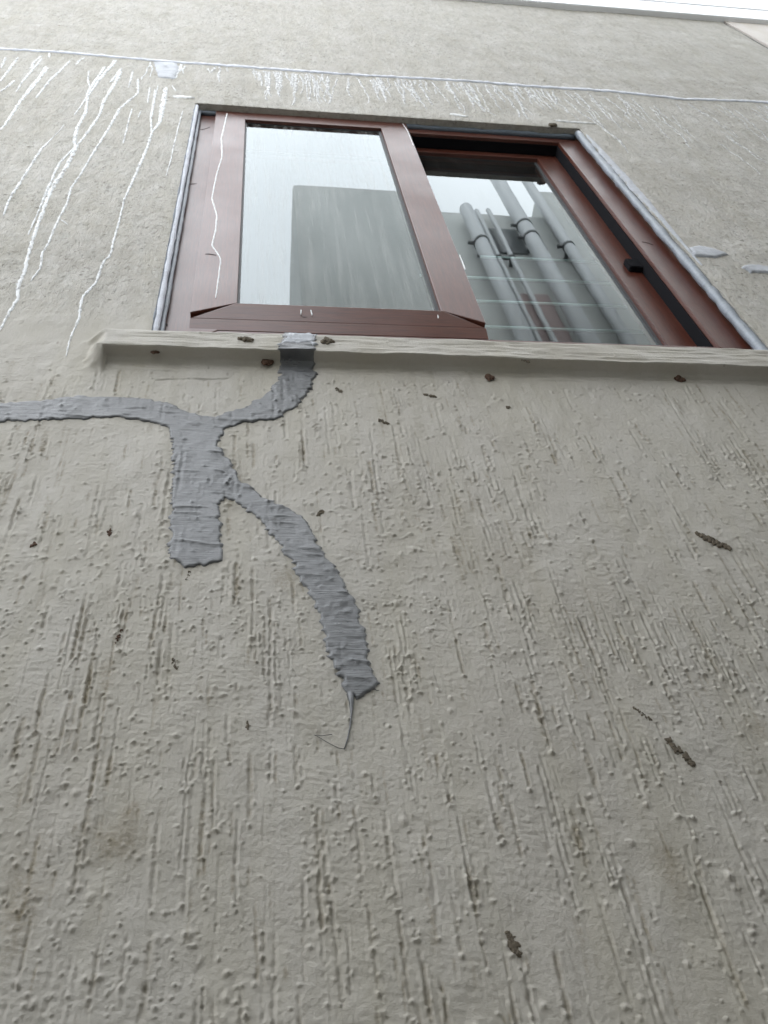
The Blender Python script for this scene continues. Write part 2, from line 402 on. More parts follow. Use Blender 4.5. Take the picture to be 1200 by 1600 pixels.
M_RUN = mat('lime_run', (.80, .81, .82), .7); _n_ = N(M_RUN); _n_.link(_n_.ramp(_n_.noise(_n_.coords((1, 1, .45)), 130, 5, .7), .31, .52, .14, .92), _n_.b.inputs['Alpha'])
_n_ = N(M_WHITE); _n_.link(_n_.mix(_n_.ramp(_n_.noise(_n_.coords(), 120, 4), .35, .65), (.66, .66, .65), (.86, .87, .88)), _n_.b.inputs['Base Color'])
M_FAINT = mat('faint_run', (.74, .74, .74), .7); _n_ = N(M_FAINT); _n_.link(_n_.ramp(_n_.noise(_n_.coords((1, 1, .45)), 110, 5, .7), .33, .58, .08, .85), _n_.b.inputs['Alpha'])
M_WHITEPAINT = mat('white_metal', (.80, .81, .83), .4)
M_CREAM = plaster('cream_render', (1.45, 1.42, 1.48))

def m_glass(name, reflect, dust):
    m = bpy.data.materials.new(name); m.use_nodes = True; t = m.node_tree
    n = N(m); out = t.nodes['Material Output']; t.nodes.remove(n.b)
    tr = n.new('BsdfTransparent', Color=(.80, .88, .87, 1)); gl = n.new('BsdfGlossy', Roughness=0.0, Color=(.92, .98, .99, 1))
    df = n.new('BsdfDiffuse', Color=(.62, .62, .60, 1))
    fr = n.new('Fresnel', IOR=reflect); geo = n.new('NewGeometry')
    front = n.math('SUBTRACT', 1.0, geo.outputs['Backfacing'])
    mx = n.new('MixShader'); n.link(n.math('MULTIPLY', fr.outputs[0], front), mx.inputs[0]); n.link(tr.outputs[0], mx.inputs[1]); n.link(gl.outputs[0], mx.inputs[2])
    s1 = n.noise(n.coords((1, 1, .035)), 85, 6, .7); s2 = n.noise(n.coords(), 7, 4)
    d = n.math('MULTIPLY', n.math('MULTIPLY', n.ramp(s1, .47, .70, .012, dust), n.ramp(s2, .3, .7, .3, 1.2)), front)
    m2 = n.new('MixShader'); n.link(d, m2.inputs[0]); n.link(mx.outputs[0], m2.inputs[1]); n.link(df.outputs[0], m2.inputs[2])
    n.link(n.bump(n.noise(n.coords(), 3.0, 2), .05, .004), gl.inputs['Normal'])
    n.link(m2.outputs[0], out.inputs[0])
    return m
M_GLASS = m_glass('window_glass_streaked', 2.2, .27)
M_GLASS2 = m_glass('window_glass', 2.2, .05)

# ------------------------------------------------------------------ the plaster wall
def axis(*segs):
    """segs: (start, end, step) runs joined end to end"""
    out = [segs[0][0]]
    for a, b, s in segs:
        k = max(1, int(round((b - a) / s))); out += list(np.linspace(a, b, k + 1)[1:])
    return np.array(out)

XL, XR = -3.2, WALL_R
zones = []
x_0 = axis((XL, -.9, .2), (-.9, -.5, .02), (-.5, .9, .006), (.9, 1.4, .02), (1.4, XR, .2))
x_a = axis((XL, -.9, .2), (-.9, -.42, .006), (-.42, .80, .00118), (.80, 1.4, .006), (1.4, XR, .2))
x_b = axis((XL, -1.3, .2), (-1.3, -.62, .006), (-.62, 1.12, .0019), (1.12, 1.5, .006), (1.5, XR, .2))
x_c = axis((XL, -1.5, .1), (-1.5, OX0, .0062), (OX0, OX1, .006), (OX1, XR, .0062))
z_0 = axis((0, 1.4, .2), (1.4, 1.71, .006))
z_a = axis((1.71, 2.25, .00112))
z_b = axis((2.25, 2.758, .0018), (2.758, 2.796, .0006), (2.796, OZ0, .0015))
z_c = axis((OZ0, 2.95, .004), (2.95, OZ1, .0065), (OZ1, 4.75, .0065), (4.75, ROOF_Z + .06, .0085))
zones = [(x_0, z_0), (x_a, z_a), (x_b, z_b), (x_c, z_c)]
heights = []
for xs, zs in zones:
    X, Z = np.meshgrid(xs, zs); heights.append([xs, zs, relief(X, Z)])
for lo, hi in ((0, 1), (1, 2), (2, 3)):                 # neighbouring bands share one edge line
    xl, zl, hl = heights[lo]; xh, zh, hh = heights[hi]
    if len(xl) < len(xh): hh[0, :] = np.interp(xh, xl, hl[-1, :])
    else: hl[-1, :] = np.interp(xl, xh, hh[0, :])

wall = empty('plaster_wall', (0, 0, 0))
tag(wall, 'rough grey-beige plastered house wall with vertical trowel grooves and white drips around the window', 'wall')
VV, FF, ST, UP = [], [], [], []; base = 0
SV = None
for zi, (xs, zs, hh) in enumerate(heights):
    X, Z = np.meshgrid(xs, zs); V = np.stack([X, -hh, Z], -1).reshape(-1, 3)
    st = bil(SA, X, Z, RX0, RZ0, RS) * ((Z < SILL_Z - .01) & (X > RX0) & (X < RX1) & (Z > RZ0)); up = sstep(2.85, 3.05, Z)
    a = np.arange(len(zs) - 1)[:, None] * len(xs) + np.arange(len(xs) - 1)[None, :]
    F = np.stack([a, a + 1, a + 1 + len(xs), a + len(xs)], -1).reshape(-1, 4)
    xc = np.broadcast_to(((xs[:-1] + xs[1:]) / 2)[None, :], a.shape).ravel(); zc = np.broadcast_to(((zs[:-1] + zs[1:]) / 2)[:, None], a.shape).ravel()
    keep = np.ones(len(F), bool)
    if zi == 3: keep &= ~((xc > OX0) & (xc < OX1) & (zc < OZ1))
    if zi == 2:
        sill = (zc > 2.759) & (xc > SILL_X - .004) & (xc < 1.05)
        SV = (V, F[sill], st.ravel(), up.ravel()); keep &= ~sill
    VV.append(V); FF.append(F[keep] + base); ST.append(st.ravel()); UP.append(up.ravel()); base += len(V)
# reveals: the plaster turns the corner into the opening
def strip(P, Q):
    global base
    k = len(P); VV.append(np.concatenate([P, Q])); i = np.arange(k - 1)
    FF.append(np.stack([i, i + 1, i + 1 + k, i + k], -1) + base); ST.append(np.zeros(2 * k)); UP.append(np.ones(2 * k)); base += 2 * k
xs, zs, hh = heights[3]
iz = int(np.argmin(abs(zs - OZ1))); i0 = int(np.argmin(abs(xs - OX0))); i1 = int(np.argmin(abs(xs - OX1)))
def edge(pts): return np.array(pts, float)
P = edge([(xs[i], -hh[iz, i], OZ1) for i in range(i0, i1 + 1)]); Q = P.copy(); Q[:, 1] = .135; strip(P[::-1], Q[::-1])
for ii, fl in ((i0, 1), (i1, -1)):
    P = edge([(xs[ii], -hh[j, ii], zs[j]) for j in range(0, iz + 1)]); Q = P.copy(); Q[:, 1] = .135; strip(P[::fl], Q[::fl])
FA = np.concatenate(FF)
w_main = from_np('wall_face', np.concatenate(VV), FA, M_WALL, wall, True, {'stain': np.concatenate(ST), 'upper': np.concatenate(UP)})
# sill
V, F, st, up = SV
used = np.unique(F); remap = -np.ones(len(V), int); remap[used] = np.arange(len(used))
V2 = V[used]; F2 = remap[F]; k0 = len(V2)
xs, zs, hh = heights[2]
ti = [i for i in range(len(xs)) if OX0 - .001 <= xs[i] <= OX1 + .001]
Pt = np.array([(xs[i], -hh[-1, i], OZ0) for i in ti]); Qt = Pt.copy(); Qt[:, 1] = .135; Qt[:, 2] += .02
i = np.arange(len(ti) - 1); kk = len(ti)
Ft = np.stack([i, i + 1, i + 1 + kk, i + kk], -1) + k0
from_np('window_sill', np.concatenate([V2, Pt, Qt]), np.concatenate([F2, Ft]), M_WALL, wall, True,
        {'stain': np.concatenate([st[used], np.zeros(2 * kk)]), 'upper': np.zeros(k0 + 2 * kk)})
# solid body of the house behind the face
box('house_body', XL, WALL_R - .004, .136, .15, 0, OZ0 - .05, M_DARK, wall)
bm = bmesh.new()
bm_box(bm, XL, WALL_R, 3.0, 3.2, 0, ROOF_Z); bm_box(bm, XL, XL + .2, .012, 3.0, 0, ROOF_Z); bm_box(bm, WALL_R - .2, WALL_R - .004, .03, 3.0, 0, ROOF_Z)
bm_box(bm, XL + .2, WALL_R - .2, .03, 3.0, ROOF_Z - .2, ROOF_Z)
from_bm('house_shell', bm, M_WALL, wall)

# ------------------------------------------------------------------ ribbons of paint and sealant lying on the wall
def WS(px, py):
    """point (x, z) of the plaster, sill included, seen at that place of the photograph"""
    ys = np.linspace(-.055, .012, 120); P = np.array([W(px, py, y) for y in ys])
    hit = np.nonzero(ys >= -sill_h(P[:, 0], P[:, 1]))[0]
    return tuple(P[hit[0]]) if len(hit) else tuple(P[-1])
def hgt(x, z): return float(relief(np.array([x]), np.array([z]))[0])

def ribbon(name, pts, widths, thick, m, parent, jag=0.25, step=0.006, plane=None, seed=0):
    """pts in wall metres; a low bead that follows the plaster"""
    r = np.random.default_rng(seed + len(pts) * 13 + int(abs(pts[0][0]) * 1e4))
    P = np.array(pts, float); seg = np.hypot(*np.diff(P, axis=0).T); s = np.concatenate([[0], np.cumsum(seg)])
    k = max(6, int(s[-1] / step)); t = np.linspace(0, s[-1], k)
    X, Z = np.interp(t, s, P[:, 0]), np.interp(t, s, P[:, 1])
    wd = np.interp(t, np.linspace(0, s[-1], len(widths)), widths)
    for _s in range(2): X[1:-1] = (X[:-2] + 2 * X[1:-1] + X[2:]) / 4; Z[1:-1] = (Z[:-2] + 2 * Z[1:-1] + Z[2:]) / 4
    tx, tz = np.gradient(X), np.gradient(Z); l = np.hypot(tx, tz) + 1e-9; nx_, nz_ = -tz / l, tx / l
    wl = wd * (1 + jag * r.uniform(-1, 1, k)) / 2; wr = wd * (1 + jag * r.uniform(-1, 1, k)) / 2
    endt = np.minimum(1, np.minimum(np.arange(k), k - 1 - np.arange(k)) / 2.0 + .25); wl *= endt; wr *= endt
    offs = [(-1, 0), (-.72, .75), (0, 1), (.72, .75), (1, 0)]; rows = []
    for o, q in offs:
        w_ = np.where(o < 0, wl, wr) * o
        x, z = X + nx_ * w_, Z + nz_ * w_
        h = relief(x, z) if plane is None else np.full(k, -plane)
        rows.append(np.stack([x, -(h + (q * thick * (.75 + .5 * r.random(k)) if q else -0.002)), z], -1))
    V = np.stack(rows, 1).reshape(-1, 3); a = np.arange(k - 1)[:, None] * 5 + np.arange(4)[None, :]
    F = np.stack([a, a + 5, a + 6, a + 1], -1).reshape(-1, 4)
    o = from_np(name, V, F, m, parent, True)
    return o

def wpts(L, ox=0, oy=0, s=1.0): return [WS(ox + x * s, oy + y * s) for x, y in L]

drips = [  # traced in a crop whose scale is 0.3125
 ([(525,140),(440,270),(430,370),(385,450),(370,520),(385,540),(330,650),(255,760),(215,870),(180,960),(140,1090),(120,1180),(95,1225),(90,1300),(30,1400),(0,1460)], [.014,.016,.014,.015,.017,.016,.012,.013,.008]),
 ([(605,165),(560,250),(520,310),(500,380),(440,470),(388,536),(300,620),(245,740),(200,850),(140,985)], [.02,.018,.012,.012,.010,.009,.005]),
 ([(690,200),(690,270),(600,350),(545,450),(490,540),(440,620),(400,690),(355,750),(340,820),(295,900),(245,1020),(210,1080),(205,1150),(150,1220)], [.010,.012,.013,.010,.009,.009,.008,.008,.006]),
 ([(830,240),(820,310),(800,420),(760,470),(740,540),(690,660),(620,810),(600,900),(570,1010),(550,1090),(520,1110),(480,1220),(410,1300),(395,1400),(350,1500),(330,1590)], [.016,.026,.022,.012,.011,.012,.011,.007,.007,.008,.009,.008,.005]),
 ([(775,250),(768,330),(755,400),(758,468)], [.006,.012,.012,.008]), ([(295,905),(320,915),(340,935)], [.006,.005,.003]),
 ([(445,160),(440,210),(450,250),(430,290)], [.008,.010,.007]), ([(480,235),(430,300),(370,385)], [.008,.009,.006]),
 ([(660,350),(640,430),(615,530)], [.006,.008,.005]), ([(705,360),(690,400)], [.005,.006]), ([(915,360),(890,450),(868,540),(855,610),(830,690)], [.004,.006,.006,.006,.004]),
 ([(320,430),(300,460),(210,550),(150,640),(110,710),(50,800),(15,890)], [.004,.004,.010,.010,.011,.010,.006]),
 ([(240,150),(160,240),(90,330),(40,410),(0,460)], [.014,.016,.016,.013,.010]), ([(90,95),(45,160),(0,220)], [.012,.013,.010]), ([(75,210),(30,250),(0,270)], [.012,.012,.010]),
 ([(210,100),(170,150),(110,220),(80,270)], [.011,.013,.008]), ([(350,110),(300,165),(250,210),(180,300)], [.010,.012,.009]), ([(30,95),(5,150)], [.012,.010]),
 ([(580,110),(545,150),(500,200),(470,250)], [.022,.018,.012]), ([(610,150),(550,220)], [.018,.012]), ([(665,160),(650,220),(640,245)], [.008,.010,.006]),
 ([(230,140),(190,215),(140,280)], [.016,.013,.007]), ([(750,240),(738,320)], [.008,.006]), ([(790,235),(775,300)], [.007,.005]), ([(860,235),(880,262)], [.006,.006]),
]
for L, wd in drips:
    ribbon('paint_drip', wpts(L, 0, 60, .3125), [w_ * .68 for w_ in wd], .0010, M_RUN, wall, .5)
crack_px = [(-60, 73), (0, 77), (100, 82), (200, 91), (240, 95), (330, 101), (450, 110), (540, 116), (620, 121), (750, 129), (850, 136), (930, 141), (1000, 147), (1060, 154), (1130, 157), (1200, 160), (1290, 165)]
crack = np.array([W(*p) for p in crack_px])
for i in range(190):                                      # short runs under the long crack
    if i < 105: x = rng.uniform(-.02, 1.15); L = rng.uniform(.06, .36); wd = rng.uniform(.005, .012)
    elif i < 175: x = rng.uniform(1.15, 1.95); L = rng.uniform(.05, .36); wd = rng.uniform(.003, .008)
    else: x = rng.uniform(-.8, .0); L = rng.uniform(.05, .2); wd = rng.uniform(.005, .011)
    z = np.interp(x, crack[:, 0], crack[:, 1]) - rng.uniform(.01, .05)
    if x > .95: z -= rng.random() ** 2 * .45
    if OX0 - .02 < x < OX1 + .02: L = min(L, z - OZ1 - .02)
    if L < .03: continue
    k = int(L / .03) + 3; wob = np.cumsum(rng.normal(0, .0042, k))
    ribbon('paint_drip', [(x + wob[j] - wob[0], z - L * j / (k - 1)) for j in range(k)], [wd, wd * rng.uniform(.6, 1.4), wd * rng.uniform(.5, 1.2), wd * .6], .0007, M_FAINT if x > OX0 else M_RUN, wall, .55)
for (a, b, w_) in (((270, 151), (304, 153), .022), ((703, 179), (731, 183), .020), ((868, 190), (930, 195), .014)):
    ribbon('paint_dab', [W(*a), W((a[0] + b[0]) / 2, (a[1] + b[1]) / 2), W(*b)], [w_, w_ * 1.1, w_ * .6], .003, M_WHITE, wall, .2)

s = ribbon('sealant_strip', [tuple(p) for p in crack], [.024, .022, .026, .022, .026, .030, .026, .032], .0032, M_SEALW, None, .22, .012)
tag(s, 'long pale sealant strip along the crack running across the wall above the window', 'sealant strip', 'pale sealant repairs')
def blob_patch(name, poly, m, label, cat, group=None, thick=.003, parent=None, cell=.004, ripple=.0012, jagx=.004, dirn=0.0, sub=None):
    """a brushed coat of sealant over the plaster, filling an outline given in photograph pixels"""
    P = np.array([WS(*p) for p in poly]); x0, z0 = P.min(0) - .01; x1, z1 = P.max(0) + .01
    xs = np.arange(x0, x1, cell); zs = np.arange(z0, z1, cell)
    if sub is not None: zs = np.unique(np.concatenate([zs, sub]))
    X, Z = np.meshgrid(xs, zs)
    jx = X + jagx * (.6 * vnoise(X, Z, .05, .0035, 71) + .5 * vnoise(X, Z, .02, .009, 72)); jz = Z + jagx * .5 * vnoise(X, Z, .006, .02, 73)
    ins = np.zeros(X.shape, bool); k = len(P)
    for i in range(k):
        (ax, az), (bx, bz) = P[i], P[(i + 1) % k]
        cnd = (az > jz) != (bz > jz)
        with np.errstate(divide='ignore', invalid='ignore'): ins ^= cnd & (jx < (bx - ax) * (jz - az) / (bz - az) + ax)
    sm = relief(X, Z)
    for _ in range(2): sm[1:-1, 1:-1] = (sm[:-2, 1:-1] + sm[2:, 1:-1] + sm[1:-1, :-2] + sm[1:-1, 2:] + 2 * sm[1:-1, 1:-1]) / 6
    core = ins.astype(float); c2 = core.copy()
    for _ in range(3): c2[1:-1, 1:-1] = (c2[:-2, 1:-1] + c2[2:, 1:-1] + c2[1:-1, :-2] + c2[1:-1, 2:] + c2[1:-1, 1:-1]) / 5
    fall = np.where(ins, np.clip(c2 * 1.6 - .5, .25, 1), 0)
    tilt = Z + dirn * X + .006 * vnoise(X, Z, .05, .05, 74)
    rip = ripple * (.10 * vnoise(X, tilt, .05, .0042, 75) + .28 * vnoise(X, tilt, .04, .03, 76)) + ripple * 1.0 * sstep(.58, .95, vnoise(X, tilt, .040, .0060, 77)) - ripple * .6 * sstep(.72, .98, vnoise(X, tilt, .03, .008, 78))
    h = np.where(ins, np.maximum(sm, relief(X, Z) - .0008) + thick * fall + rip * fall, relief(X, Z) - .002)
    a = np.arange(len(zs) - 1)[:, None] * len(xs) + np.arange(len(xs) - 1)[None, :]
    F = np.stack([a, a + 1, a + 1 + len(xs), a + len(xs)], -1).reshape(-1, 4)
    I = ins.ravel(); F = F[I[F].sum(1) >= 2]
    V = np.stack([X, -h, Z], -1).reshape(-1, 3); used = np.unique(F); rm = -np.ones(len(V), int); rm[used] = np.arange(len(used))
    o = from_np(name, V[used], rm[F], m, parent, True)
    if label: tag(o, label, cat, group)
    return o

blob_patch('crack_patch', [(241, 97), (277, 99), (279, 110), (272, 124), (248, 121), (243, 108)], M_SEALM, 'small square pale patch just under the long strip above the window corner', 'sealant patch', 'pale sealant repairs', .004, cell=.006, ripple=.003)
blob_patch('sealant_strip', [(1078, 388), (1090, 385), (1118, 391), (1138, 399), (1120, 404), (1092, 402), (1083, 400)], M_SEALM, 'short pale smear on the wall touching the right edge of the window', 'sealant strip', 'pale sealant repairs', .004, cell=.003)
blob_patch('sealant_strip', [(1157, 418), (1170, 414), (1200, 417), (1240, 420), (1240, 429), (1200, 427), (1172, 427)], M_SEALM, 'short pale strip at the right border of the wall beside the window', 'sealant strip', 'pale sealant repairs', .004, cell=.003)

outline = [(-60, 633), (0, 631), (60, 627), (100, 621), (160, 618), (215, 622), (260, 628), (290, 640), (310, 648), (335, 650), (360, 641), (385, 635), (405, 622), (425, 606), (436, 592), (440, 575), (434, 560), (436, 546), (440, 530), (445, 521), (492, 523), (490, 545), (491, 570), (494, 588), (488, 605), (476, 625), (465, 638), (440, 652), (410, 657), (380, 661), (353, 668), (344, 680), (341, 697), (352, 712), (375, 745), (400, 768), (430, 788), (458, 798), (478, 813), (490, 830), (505, 860), (520, 885), (535, 905), (549, 932), (558, 955), (568, 985), (575, 1005), (579, 1030), (583, 1050), (594, 1058), (590, 1080), (572, 1083), (555, 1092), (544, 1088), (533, 1065), (520, 1035), (510, 1015), (500, 975), (490, 940), (470, 905), (450, 875), (430, 845), (412, 820), (390, 800), (372, 788), (350, 778), (344, 784), (343, 805), (346, 845), (348, 880), (330, 884), (305, 886), (288, 890), (263, 877), (264, 840), (266, 800), (268, 760), (270, 720), (268, 690), (262, 668), (245, 661), (215, 655), (160, 651), (100, 656), (50, 657), (0, 658), (-60, 660)]
patch = blob_patch('sealant_patch', outline, M_SEAL, 'dark grey brushed sealant branching over the cracks below the window sill', 'sealant patch', None, .0025, cell=.0017, ripple=.0015, jagx=.0062, dirn=.10, sub=np.arange(2.758, 2.798, .0006))
bm_ = blob_patch('brush_mark', [(446, 522), (466, 521), (488, 522), (494, 530), (490, 541), (462, 538), (436, 541), (441, 533)], M_SEALM, None, None, None, .0032, patch, .0016, .0009, .012, .1)
bm_['label'] = 'pale brushed end of the sealant on the sill face'
bm = bmesh.new()
L = [(547, 1084), (549, 1098), (549, 1115), (547, 1135), (543, 1155), (538, 1170)]
tube_bm(bm, [(*(lambda q: (q[0], -hgt(*q) - .0012, q[1]))(W(*p)),) for p in L], [.0042, .0026, .0013, .0009, .0008, .0006], 6)
from_bm('drip', bm, M_SEAL, patch, True)
bm = bmesh.new()
L = [(538, 1170), (528, 1168), (512, 1160), (498, 1151), (491, 1148), (504, 1149), (519, 1147)]
tube_bm(bm, [(*(lambda q: (q[0], -hgt(*q) - .0012, q[1]))(W(*p)),) for p in L], .00035, 5)
from_bm('brush_hair', bm, M_GASKET, patch, True)

# ------------------------------------------------------------------ clumps of mud and old insect nests stuck to the plaster
M_MUD = mat('dry_mud', (.06, .048, .033), .95); _q = N(M_MUD); _q.link(_q.mix(_q.noise(_q.coords(), 300, 3), (.03, .024, .017), (.20, .165, .12)), _q.b.inputs['Base Color'])
M_RUST = mat('rusty_mud', (.075, .038, .022), .9); _q = N(M_RUST); _q.link(_q.mix(_q.noise(_q.coords(), 300, 3), (.03, .016, .010), (.13, .07, .042)), _q.b.inputs['Base Color'])
def clump(px, py, lpx, wpx, ang, m, label, cat, group, name='mud_clump', count=12, raise_=.5):
    """lpx, wpx: length and width in photograph pixels; ang: lean from the vertical, degrees"""
    x, z = WS(px, py); s_ = (W(px + 1, py)[0] - W(px, py)[0]); Ls, Ws = lpx * s_ / 2, wpx * s_ / 2
    y = -hgt(x, z); bm = bmesh.new(); ca, sa = math.cos(math.radians(ang)), math.sin(math.radians(ang))
    rr = np.random.default_rng(int(px * 7 + py))
    for i in range(int(count * 2.6)):
        t, u = rr.uniform(-1, 1), rr.normal(0, .55)
        lx, lz = u * Ws * (1 - .5 * t * t), t * Ls
        r = Ws * rr.uniform(.16, .58)
        X, Z = x + lx * ca + lz * sa, z - lx * sa + lz * ca
        Y = -hgt(X, Z) if z < SILL_Z - .05 else y
        res = bmesh.ops.create_icosphere(bm, subdivisions=2, radius=r)
        ax = rr.uniform(.5, 1.3, 3)
        for v in res['verts']:
            v.co *= 1 + rr.uniform(-.3, .3); v.co.x *= ax[0]; v.co.z *= ax[2] * 1.3; v.co.y *= .7
            v.co += Vector((X, Y - r * raise_ * .5, Z))
    for v in bm.verts: v.co -= Vector((x, y, z))
    o = from_bm(name, bm, m, None, False); o.location = (x, y, z)
    tag(o, label, cat, group); return o
GN, GM = 'insect nests under the sill', 'mud clumps stuck to the wall'
clump(417, 567, 17, 15, 0, M_RUST, 'round brown insect nest under the sill just left of the dark grey sealant', 'insect nest', GN, 'insect_nest', 26, 1.2)
clump(241, 556, 10, 10, 0, M_RUST, 'small rusty insect nest under the left end of the sill', 'insect nest', GN, 'insect_nest', 16, 1.0)
clump(764, 592, 10, 11, 0, M_RUST, 'small brown insect nest under the sill below the corner of the sliding sash', 'insect nest', GN, 'insect_nest', 16, 1.0)
clump(1061, 594, 11, 12, 0, M_RUST, 'dark insect nest under the right part of the sill below the fixed pane', 'insect nest', GN, 'insect_nest', 16, 1.0)
clump(818, 573, 18, 7, -40, M_MUD, 'thin dark mud flecks on the underside of the sill', 'mud clump', GM)
clump(386, 530, 6, 16, 5, M_MUD, 'small mud clump on the face of the sill left of the pale brush marks', 'mud clump', GM)
clump(511, 534, 7, 18, -5, M_MUD, 'grey-brown mud clump on the face of the sill right of the pale brush marks', 'mud clump', GM)
clump(529, 611, 14, 6, -38, M_MUD, 'small dark mud clump right of the curved sealant arm below the sill', 'mud clump', GM)
clump(672, 620, 19, 8, -68, M_MUD, 'flat grey mud clump below the sill under the corner of the sliding sash', 'mud clump', GM)
clump(599, 660, 20, 7, -48, M_MUD, 'slanting mud clump lowest of the three below the sill', 'mud clump', GM)
clump(793, 637, 7, 6, 0, M_MUD, 'tiny black mud spot below the nest under the sill', 'mud clump', GM, count=6)
clump(172, 832, 19, 8, 0, M_RUST, 'dark brown mud clump on the wall left of the short sealant stub', 'mud clump', GM)
clump(185, 995, 30, 6, 12, M_RUST, 'broken brown mud traces on the wall below and left of the stub', 'mud clump', GM, count=11)
clump(52, 851, 9, 8, 0, M_RUST, 'faint rusty speck near the left border at the height of the stub', 'mud clump', GM, count=6)
clump(272, 1038, 26, 7, -18, M_MUD, 'dark crumbly mud trail below the short sealant stub', 'mud clump', GM)
clump(387, 1134, 15, 6, 0, M_MUD, 'small black mud clump left of the thread hanging from the sealant', 'mud clump', GM)
clump(500, 802, 14, 8, 30, M_MUD, 'brown mud crumb beside the upper bend of the diagonal sealant arm', 'mud clump', GM)
clump(1115, 846, 52, 13, -50, M_MUD, 'long slanting mud clump near the right border, largest on the wall', 'mud clump', GM, count=30)
clump(1003, 1117, 34, 5, -42, M_MUD, 'thin slanting mud trail above the longer one at the lower right', 'mud clump', GM, count=14)
clump(1060, 1175, 58, 11, -30, M_MUD, 'long dark mud trail at the lower right of the wall', 'mud clump', GM, count=28)
clump(803, 1475, 40, 13, -15, M_MUD, 'oval brown mud clump near the bottom of the wall', 'mud clump', GM, count=26)
clump(232, 222, 5, 4, 0, M_MUD, 'tiny black spot on the thick white drip left of the window', 'mud clump', GM, count=6)
clump(865, 197, 6, 13, 0, M_MUD, 'dark stain-like clump under the upper right corner of the opening', 'mud clump', GM, count=6)
clump(294, 900, 22, 5, 10, M_MUD, 'dark crumbs directly under the tip of the short sealant stub', 'mud clump', GM, count=8)

# ------------------------------------------------------------------ the window
win = empty('window', (0, 0, 0))
tag(win, 'brown wood-grain sliding window with two panes set into the plaster wall', 'window')
FY, SY, IY = .030, .018, .070                          # fronts of the frame, the sliding sash, the fixed sash
def mx(y, *p): return float(np.mean([W(*q, y)[0] for q in p]))
def mz(y, *p): return float(np.mean([W(*q, y)[1] for q in p]))
def frame_part(name, poly, y0, y1, m, bevel=.002): return prism(name, poly, y0, y1, m, win, bevel)
sx0, sx1 = mx(SY, (339, 173), (295, 490)), mx(SY, (633, 190), (761, 510))
sz0, szb, sz1 = mz(SY + .010, (295, 511), (761, 529)), mz(SY + .004, (295, 493), (761, 512)), mz(SY, (339, 173), (633, 190))
gx0, gx1 = mx(SY, (383, 187), (371, 474)), mx(SY, (597, 199), (687, 487))
gz0, gz1 = mz(SY, (371, 476), (687, 487)), mz(SY, (381, 187), (597, 199))
fx0, fx1, fz0, fz1 = OX0 + .006, mx(FY, (1185, 544), (1047, 388)) + .004, OZ0 + .006, OZ1 - .003
jl, jr, jt, jb = sx0 + .05, mx(FY, (873.7, 222.5), (1117.8, 536.6)), mz(FY, (645, 207.5), (872, 222.5)), min(mz(FY, (900, 532), (1080, 536)), sz0 - .001)
frame_part('frame_jamb', [(fx0, fz0), (jl, jb), (jl, jt), (fx0, fz1)], FY, .130, M_PVCV)
frame_part('frame_jamb', [(jr, jb), (fx1, fz0), (fx1, fz1), (jr, jt)], FY, .130, M_PVCV)
frame_part('frame_head', [(fx0 + .001, fz1), (jl, jt + .001), (jr, jt + .001), (fx1 - .001, fz1)][::-1], FY, .130, M_PVCH)
frame_part('frame_bottom', [(fx0 + .001, fz0), (fx1 - .001, fz0), (jr, jb - .001), (jl, jb - .001)], FY, .130, M_PVCH)
ix1, igx1 = mx(IY, (868, 240), (1095, 537)), mx(IY, (839, 251), (1044, 535))
igz1, iz1 = mz(IY, (657, 241), (839, 251)), mz(IY, (652, 230), (872, 239))
print('window', sx0, sx1, sz0, szb, sz1, gx0, gx1, gz0, gz1, 'frame', fx1, jr, jt, jb, 'inner', ix1, igx1, igz1, iz1)
# black sheets painting the shade in the track behind the frame edges
tb = bmesh.new()
bm_box(tb, jl - .004, jr + .004, .108, .112, iz1 - .03, jt + .01); bm_box(tb, ix1 - .03, jr + .004, .108, .112, jb - .01, iz1 - .0305)
bm_box(tb, jl, jr - .0005, FY + .010, .106, jt - .0022, jt + .004); bm_box(tb, jr - .0022, jr + .003, FY + .010, .106, jb, jt - .003)
from_bm('track_shade', tb, M_DARK, win)

